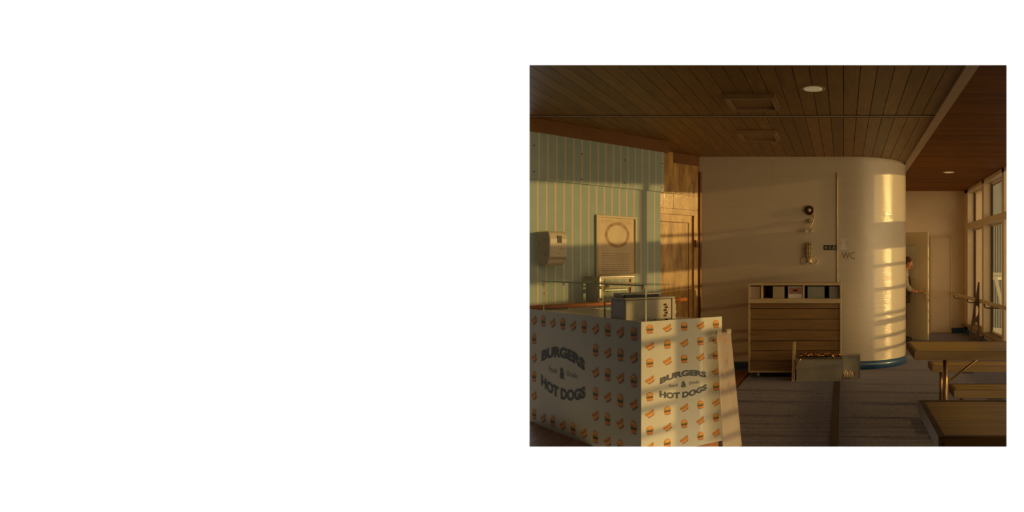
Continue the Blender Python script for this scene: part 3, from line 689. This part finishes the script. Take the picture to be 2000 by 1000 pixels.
# ------------------------------------------------------------------ cabinet at the back wall
YC = 9.07; k = YC/FPX
def cX(px): return (px-CX)*k
def cZ(py): return 1.5+(CY-py)*k
t = thing('wooden_cabinet', (cX(1552), YC+.2, 0), 'tall wooden sideboard with plank front and open compartments at the back wall', 'cabinet')
xl, xr = cX(1461.5), cX(1643.5); yk = YC+.5
b = B(); b.box(xl, xr, YC-.01, yk, cZ(557.5), cZ(553), M['cabl']); b.done('top', t, bevel=.004)
for x0 in (xl, xr-.022):
    b = B(); b.box(x0, x0+.022, YC, yk, cZ(727.6), cZ(557.5), M['cabl']); b.done('side_panel', t)
b = B(); b.box(xl+.0, xr, YC-.03, yk, cZ(592), cZ(583), M['cabl']); b.done('ledge', t, bevel=.003)
b = B(); ys = [592, 603.4, 624, 645.6, 666.5, 685.8, 706, 727.6]
for i in range(7): b.box(xl+.022, xr-.022, YC+.012, YC+.03, cZ(ys[i+1])+.008, cZ(ys[i]), M['cab'])
b.box(xl+.022, xr-.022, YC+.03, YC+.05, cZ(727.6), cZ(592), M['gap']); b.done('plank_front', t)
b = B(); b.box(xl+.022, xr-.022, yk-.02, yk, cZ(592), cZ(557.5), M['cab']); b.done('back_panel', t)
b = B(); b.box(xl+.02, xr-.02, YC, yk, cZ(727.6), cZ(724.5), M['cabl']); b.done('bottom', t)
for x in (1486, 1568):
    b = B(); b.box(cX(x), cX(x)+.02, YC+.005, yk-.02, cZ(583), cZ(557.5), M['cabl']); b.done('divider', t)
for x, y in ((1480, .05), (1626, .05), (1480, .42), (1626, .42)):
    b = B(); b.lathe((cX(x)-.012, YC+y, .03), (1, 0, 0), [(.03, 0), (.03, .024)], M['steel'], 14); b.box(cX(x)-.016, cX(x)+.016, YC+y-.012, YC+y+.012, .03, cZ(727.5), M['steel']); b.done('caster', t)
def carton(x0, x1, y0, m, label, top=559.5, dep=.2):
    b = B(); b.box(cX(x0), cX(x1), YC+y0, YC+y0+dep, cZ(583)+.001, cZ(top), m); return tag(b.done('carton', bevel=.003), label, 'box', 'boxes stored in the cabinet compartments')
carton(1464.6, 1485, .02, M['boxa'], 'tan box at the far left in the open cabinet compartments')
carton(1509, 1531.5, .03, M['boxa'], 'tan box left of the white carton in the cabinet')
b_ = carton(1539, 1567, .015, M['boxw'], 'white carton with red and grey print in the middle compartment'); 
b = B(); yy = YC+.0135
def pc(px, py): return V((cX(px), yy, cZ(py)))
b.faces([pc(540.5+1000, 561), pc(1566, 561), pc(1566, 574), pc(1540.5, 574)][::-1], [(0, 1, 2, 3)], M['boxb'])
yy -= .0008
for l in (((1541, 562), (1543, 561.3), (1565.5, 573), (1563, 573.8)), ((1563, 561.3), (1565.5, 562.2), (1543, 573.8), (1541, 573)), ((1541, 566.8), (1550, 566.8), (1550, 568.2), (1541, 568.2)), ((1557, 566.8), (1566, 566.8), (1566, 568.2), (1557, 568.2)), ((1549, 565.3), (1557, 565.3), (1557, 569.8), (1549, 569.8))):
    b.faces([pc(*q) for q in l], [(0, 1, 2, 3)], M['red'])
pr = b.done('red_print'); pr.parent = b_
carton(1577, 1610, .02, M['boxb'], 'wide grey-blue box right of the middle divider in the cabinet')
carton(1619, 1639.5, .04, M['boxb'], 'narrow grey box at the far right in the cabinet compartments')
# metal bin with cables, board, small box
YM = 8.8; k2 = YM/FPX
def mX(px): return (px-CX)*k2
t = thing('metal_bin', (mX(1600), YM+.12, 0), 'open zinc bin full of cables on the floor before the cabinet', 'bin')
x0, x1, zt = mX(1554.5), mX(1646.5), 1.5-(701.5-CY)*k2
b = B(); b.box(x0, x1, YM, YM+.006, .012, zt, M['zinc']); b.box(x0, x1, YM+.234, YM+.24, .012, zt+.02, M['zinc']); b.box(x0, x0+.006, YM, YM+.24, .012, zt, M['zinc']); b.box(x1-.006, x1, YM, YM+.24, .012, zt, M['zinc']); b.box(x0, x1, YM, YM+.24, .0, .012, M['zinc'])
b.box(x0, x1, YM-.004, YM, zt-.012, zt, M['steel']); b.done('body', t)
random.seed(5)
for j in range(3):
    b = B(); pts = []
    for i in range(26):
        f = i/25; pts.append((x0+.03+f*(x1-x0-.06)+.02*math.sin(i*1.7+j), YM+.055+.065*j+.018*math.sin(i*.9+2*j), zt+.02+.03*abs(math.sin(i*1.1+j*2))))
    b.tube(pts, .015, M['copper'], 8); tag(b.done('cable_coil'), ['copper cable bundle along the front rim of the zinc bin', 'copper cable bundle in the middle on top of the zinc bin', 'copper cable bundle along the back rim of the zinc bin'][j], 'cable', 'cables piled on the zinc bin')
b = B(); b.tube([(x0+.07, YM-.01, zt+.01), (x0+.02, YM-.02, zt-.04), (x0-.01, YM-.02, zt-.12), (x0-.035, YM-.02, zt-.2), (x0-.03, YM-.03, .02)], .006, M['copper'], 6)
tag(b.done('hanging_cable'), 'thin brown cable hanging down over the left end of the zinc bin', 'cable')
b = B(); b.obox((mX(1546), YM+.0, 0), (.04, 0, 0), (0, .03, 0), (0.01, .05, .50), M['cabl']); tag(b.done('wooden_board', bevel=.004), 'upright wooden board standing at the left end of the zinc bin', 'board')
t = thing('small_metal_box', (.09, 9.1, 0), 'small grey metal box on the floor right of the zinc bin', 'box')
b = B(); b.box(-.01, .212, 9.08, 9.3, .0, .29, M['zinc']); b.box(-.01, .212, 9.075, 9.08, .25, .30, M['steel']); b.box(.205, .215, 9.07, 9.3, .0, .31, M['steel']); b.done('body', t)
b = B(); b.box(.14, .152, 9.075, 9.08, .03, .075, M['red']); b.done('red_mark', t)
b = B(); random.seed(9)
for i in range(6):
    xx = .0+.022*i; b.tube([(xx, 9.0, .006), (xx+.008, 9.0, .05+.03*random.random()), (xx-.005, 8.99, .08+.05*random.random())], [.012, .008, .004], M['brass'], 7)
tag(b.done('crumpled_foil', crop=True), 'crumpled shiny amber foil on the floor between bin and small box', 'foil')
# ------------------------------------------------------------------ open door leaf in the passage
P0 = V((1.622, 13.4, 0)); du = V((-.80, .60, 0)); dn = V((.60, .80, 0))
b = B(); b.obox(P0+V((0, 0, .01)), du*.86, dn*.045, V((0, 0, 2.098)), M['leaf']); dl = st(b.done('door_3'))
def dp(u, off, z): return P0+du*u+dn*off+V((0, 0, z))
b = B(); b.obox(dp(.26, -.006, 1.20), du*.52, dn*.006, V((0, 0, .63)), M['mirror']); b.done('vision_panel', dl)
b = B()
for (u0_, u1_, z0_, z1_) in ((.24, .78, 1.175, 1.20), (.24, .78, 1.83, 1.85), (.24, .26, 1.20, 1.83)): b.obox(dp(u0_, -.008, z0_), du*(u1_-u0_), dn*.01, V((0, 0, z1_-z0_)), M['wall'])
b.done('panel_bead', dl)
b = B(); b.obox(dp(.03, -.012, .79), du*.045, dn*.012, V((0, 0, .215)), M['brass']); b.tube([dp(.05, -.01, .92), dp(.05, -.05, .92), dp(.14, -.055, .92)], .009, M['steel'], 8); b.done('door_handle', dl)
b = B(); b.obox(dp(-.003, .012, .76), du*.004, dn*.022, V((0, 0, .24)), M['brass'])
for z in (.80, .86, .92, .96): b.lathe(dp(-.004, .023, z), -du, [(.006, 0), (.005, .004)], M['iron'], 8)
b.done('lock_plate', dl)
b = B(); b.lathe(dp(.66, -.03, 1.98), dn*-1, [(.02, -.03), (.025, 0), (.01, .02)], M['iron'], 10); b.done('hook', dl)
# ------------------------------------------------------------------ person
def skin(name, nodes, edges, m, parent=None, sub=1):
    me = bpy.data.meshes.new(name); me.from_pydata([n[0] for n in nodes], edges, [])
    o = bpy.data.objects.new(name, me); S.collection.objects.link(o)
    s = o.modifiers.new('s', 'SKIN'); s.use_smooth_shade = True
    if not me.skin_vertices:
        k = bmesh.new(); k.from_mesh(me); k.verts.layers.skin.verify(); k.to_mesh(me); k.free()
    for i, n in enumerate(nodes):
        r = n[1]; me.skin_vertices[0].data[i].radius = (r, r) if not isinstance(r, tuple) else r
        me.skin_vertices[0].data[i].use_root = (i == 0)
    u = o.modifiers.new('u', 'SUBSURF'); u.levels = sub; u.render_levels = sub
    bpy.context.view_layer.update(); dg = bpy.context.evaluated_depsgraph_get()
    nm = bpy.data.meshes.new_from_object(o.evaluated_get(dg)); bpy.data.objects.remove(o)
    nm.materials.clear(); nm.materials.append(m)
    for p in nm.polygons: p.use_smooth = True
    o2 = bpy.data.objects.new(name, nm); S.collection.objects.link(o2)
    if parent: o2.parent = parent; o2.matrix_parent_inverse = Matrix.Translation(-parent.location)
    return o2
px_, py_ = 1.125, 13.28
def Q(x, y, z): return V((px_+x, py_+y, z))
pt = thing('person', (px_, py_, 0), 'person in patterned shirt and dark vest bending over the door handle', 'person')
body = [(Q(-.02, 0, .92), .13), (Q(0, 0, 1.12), .125), (Q(.02, 0, 1.28), .13), (Q(.045, 0, 1.36), .06), (Q(.075, 0, 1.42), .052), (Q(.095, 0, 1.485), .078), (Q(.092, 0, 1.54), .072),
        (Q(.03, -.17, 1.32), .055), (Q(.05, -.21, 1.08), .042), (Q(.16, -.12, .97), .036), (Q(.27, .0, .955), .026),
        (Q(.03, .17, 1.32), .055), (Q(.07, .20, 1.10), .042), (Q(.17, .16, 1.01), .034), (Q(.22, .10, .99), .024),
        (Q(-.02, -.10, .86), .085), (Q(.0, -.10, .48), .058), (Q(-.04, -.10, .09), .042), (Q(.08, -.11, .03), .032),
        (Q(-.02, .10, .86), .085), (Q(.03, .11, .48), .058), (Q(0, .11, .09), .042), (Q(.12, .12, .03), .032)]
ed = [(0, 1), (1, 2), (2, 3), (3, 4), (4, 5), (5, 6), (2, 7), (7, 8), (8, 9), (9, 10), (2, 11), (11, 12), (12, 13), (13, 14), (0, 15), (15, 16), (16, 17), (17, 18), (0, 19), (19, 20), (20, 21), (21, 22)]
skin('body', body, ed, M['skin'], pt)
# face in profile turned to the door, bent down
b = B()
hc = Q(.10, 0, 1.50); ax = V((.93, 0, -.37))
R = Matrix.Rotation(.38, 3, 'Y')
b.ell(hc, (.088, .072, .112), M['skin'], 20, R)
b.ell(hc+R@V((.03, 0, -.075)), (.05, .045, .045), M['skin'], 14, R)
b.ell(hc+R@V((.092, 0, -.018)), (.02, .012, .026), M['skin'], 10, R); b.ell(hc+R@V((.078, 0, -.058)), (.012, .022, .006), M['saus'], 10, R)
for s_ in (-1, 1): b.ell(hc+R@V((.076, s_*.03, .012)), (.010, .013, .006), M['dark'], 8, R); b.ell(hc+R@V((-.0, s_*.073, -.01)), (.018, .009, .03), M['skin'], 10, R)
b.done('head', pt, crop=False)
b = B(); b.ell(hc+R@V((-.018, 0, .028)), (.088, .078, .098), M['hair'], 20, R); b.done('hair', pt, crop=False)
# sleeves and shirt, vest
skin('shirt', [(Q(-.02, 0, .94), .145), (Q(0, 0, 1.12), .14), (Q(.02, 0, 1.29), .14), (Q(.045, 0, 1.36), .07), (Q(.03, -.17, 1.32), .07), (Q(.05, -.215, 1.08), .06), (Q(.15, -.125, .978), .052),
               (Q(.03, .17, 1.32), .07), (Q(.07, .205, 1.10), .06), (Q(.14, .17, 1.02), .05)], [(0, 1), (1, 2), (2, 3), (2, 4), (4, 5), (5, 6), (2, 7), (7, 8), (8, 9)], M['shirt'], pt)
b = B()
for s_ in (-1, 1):
    pr = [(-.10, .78), (.11, .74), (.135, .95), (.125, 1.15), (.09, 1.33), (-.08, 1.36), (-.14, 1.1)]
    b.prism([Q(x+.02, s_*.155, z) for x, z in pr], (0, -s_*.03 if s_ > 0 else .03, 0), M['vest'])
b.box(px_-.155, px_-.125, py_-.15, py_+.15, .76, 1.33, M['vest']); b.done('vest', pt, bevel=.02, crop=False)
skin('trousers', [(Q(-.02, 0, .93), .135), (Q(-.02, -.10, .84), .10), (Q(.0, -.10, .48), .075), (Q(-.04, -.10, .10), .062), (Q(-.02, .10, .84), .10), (Q(.03, .11, .48), .075), (Q(0, .11, .10), .062)], [(0, 1), (1, 2), (2, 3), (0, 4), (4, 5), (5, 6)], M['trouser'], pt)
for s_, x in ((-1, .02), (1, .06)):
    b = B(); b.ell(Q(x, s_*.11, .045), (.14, .05, .045), M['shoe'], 14); b.done('shoe', pt, crop=False)
# reaching hand: palm and five fingers
hb = Q(.27, .0, .955)
hn = [(hb, .024), (hb+V((.05, .01, -.002)), (.02, .03))]; he = [(0, 1)]
for i, (dy, L_) in enumerate(((-.026, .062), (-.009, .072), (.009, .068), (.025, .052))):
    q = hb+V((.075, .012+dy*.9, .004-.01*i)); hn.append((q, .010)); he.append((1, len(hn)-1))
    hn.append((q+V((L_*.55, .01, .004)), .0085)); he.append((len(hn)-2, len(hn)-1)); hn.append((q+V((L_, .02, -.012)), .0075)); he.append((len(hn)-2, len(hn)-1))
hn.append((hb+V((.045, -.03, .028)), .011)); he.append((0, len(hn)-1)); hn.append((hb+V((.085, -.025, .035)), .009)); he.append((len(hn)-2, len(hn)-1))
skin('hand', hn, he, M['skin'], pt)
b = B(); b.tube([hb+V((-.03, -.035, -.0))+V((0, .034*math.cos(a)*.8, .034*math.sin(a))) + V((.0, .018, 0)) for a in [i*2*PI/14 for i in range(15)]], .008, M['dark'], 6); b.done('bracelet', pt, crop=False)
# ------------------------------------------------------------------ handrail, leaning iron bracket
t = thing('handrail', (2.3, 12.5, .86), 'wooden handrail on bent metal brackets along the window wall', 'handrail')
b = B(); b.box(2.275, 2.325, 9.5, 14.84, .835, .89, M['cabl']); b.done('rail', t, bevel=.012)
for y in (14.5, 12.9, 11.35):
    b = B(); b.tube([(2.3, y, .85), (2.3, y, .80), (2.315, y, .775), (2.345, y, .765), (2.6, y, .765)], .011, M['iron'], 8); b.done('bracket', t)
b = B()
yy = 11.5; zt_ = at(1912.5, 551, yy).z
def ip(x, z, y=yy): return V((x, y, z))
outl = []
xL, xR = at(1888, 0, yy).x, at(1913, 0, yy).x
bm = b
# tall tapering bracket plate with three oval holes, built as two stiles and webs
lx = lambda z: xL+(at(1911, 0, yy).x-xL)*(z/zt_)
def quad(pts): b.prism([V((x, yy, z)) for x, z in pts], (0, .035, 0), M['iron'])
n = 28; holes = [(.30, .17, .075), (.02+.62, .13, .05), (.86, .10, .032)]
holes = [(.16, .09, .07), (.42, .10, .055), (.70, .10, .038)]
for i in range(n):
    z0, z1 = zt_*i/n, zt_*(i+1)/n
    def gap(z):
        for hz, hh, hw in holes:
            q = 1-((z-hz)/hh)**2
            if q > 0: return hw*math.sqrt(q)
        return 0
    xa0, xa1 = lx(z0), lx(z1); g0, g1 = gap(z0), gap(z1); c0, c1 = (xa0+xR)/2, (xa1+xR)/2
    if g0 == 0 and g1 == 0: quad([(xa0, z0), (xR, z0), (xR, z1), (xa1, z1)])
    else:
        quad([(xa0, z0), (c0-g0, z0), (c1-g1, z1), (xa1, z1)]); quad([(c0+g0, z0), (xR, z0), (xR, z1), (c1+g1, z1)])
tag(b.done('iron_wedge'), 'tall dark tapering iron piece with oval holes leaning by the window wall', 'ironwork')

# ------------------------------------------------------------------ tables and benches
def slab(name, x0, x1, y0, y1, zt, th, nb, parent):
    b = B(); f = .028
    b.box(x0, x0+f, y0, y1, zt-th, zt, M['benchf']); b.box(x0+f, x1, y0, y0+f, zt-th, zt, M['benchf']); b.box(x0+f, x1, y1-f, y1, zt-th, zt, M['benchf'])
    b.done('frame', parent, bevel=.002)
    b = B(); w = (y1-y0-2*f)/nb
    for i in range(nb): b.box(x0+f+.003, x1, y0+f+i*w+.002, y0+f+(i+1)*w-.002, zt-.03, zt-.003, M['bench'])
    b.box(x0+f, x1, y0+f, y1-f, zt-.04, zt-.031, M['gap'])
    b.done(name, parent)
t = thing('folding_table', (1.3, 6.37, 0), 'long wooden folding table with its leg in view, behind the nearest table', 'table')
slab('tabletop', .61, 3, 5.98, 6.76, .74, .074, 5, t)
b = B(); b.tube([(.925, 6.32, .69), (.925, 6.32, .02)], .022, M['tube'], 12); b.done('leg', t)
b = B(); b.tube([(.93, 6.34, .40), (1.32, 6.36, .69)], .010, M['tube'], 8); b.done('brace', t)
b = B(); b.box(1.12, 1.26, 6.2, 6.5, .655, .668, M['dark']); b.done('hinge_plate', t)
b = B(); b.tube([(.925, 6.05, .015), (.925, 6.7, .015)], .018, M['tube'], 10); b.done('foot_bar', t)
def bench(x0, y0, y1, lx_, label):
    t = thing('folding_bench', (x0+.4, (y0+y1)/2, 0), label, 'bench', 'wooden benches at the folding table')
    slab('seat', x0, 3, y0, y1, .45, .068, 2, t)
    b = B(); b.tube([(lx_, (y0+y1)/2, .40), (lx_, (y0+y1)/2, .02)], .018, M['tube'], 10); b.done('leg', t)
    b = B(); b.tube([(lx_, y0+.03, .015), (lx_, y1-.03, .015)], .016, M['tube'], 10); b.done('foot_bar', t)
    b = B(); b.box(lx_+.2, lx_+.32, y0+.04, y1-.04, .365, .38, M['dark']); b.done('hinge_plate', t)
bench(.905, 7.11, 7.46, 1.02, 'wooden bench on the far side of the folding table')
bench(.913, 5.74, 6.05, 1.0, 'wooden bench on the near side of the folding table, partly hidden')
t = thing('folding_table', (.9, 3.45, 0), 'nearest wooden table, its planked top cut by the photo corner', 'table')
slab('tabletop', .415, 2, 3.04, 3.85, .74, .074, 5, t)
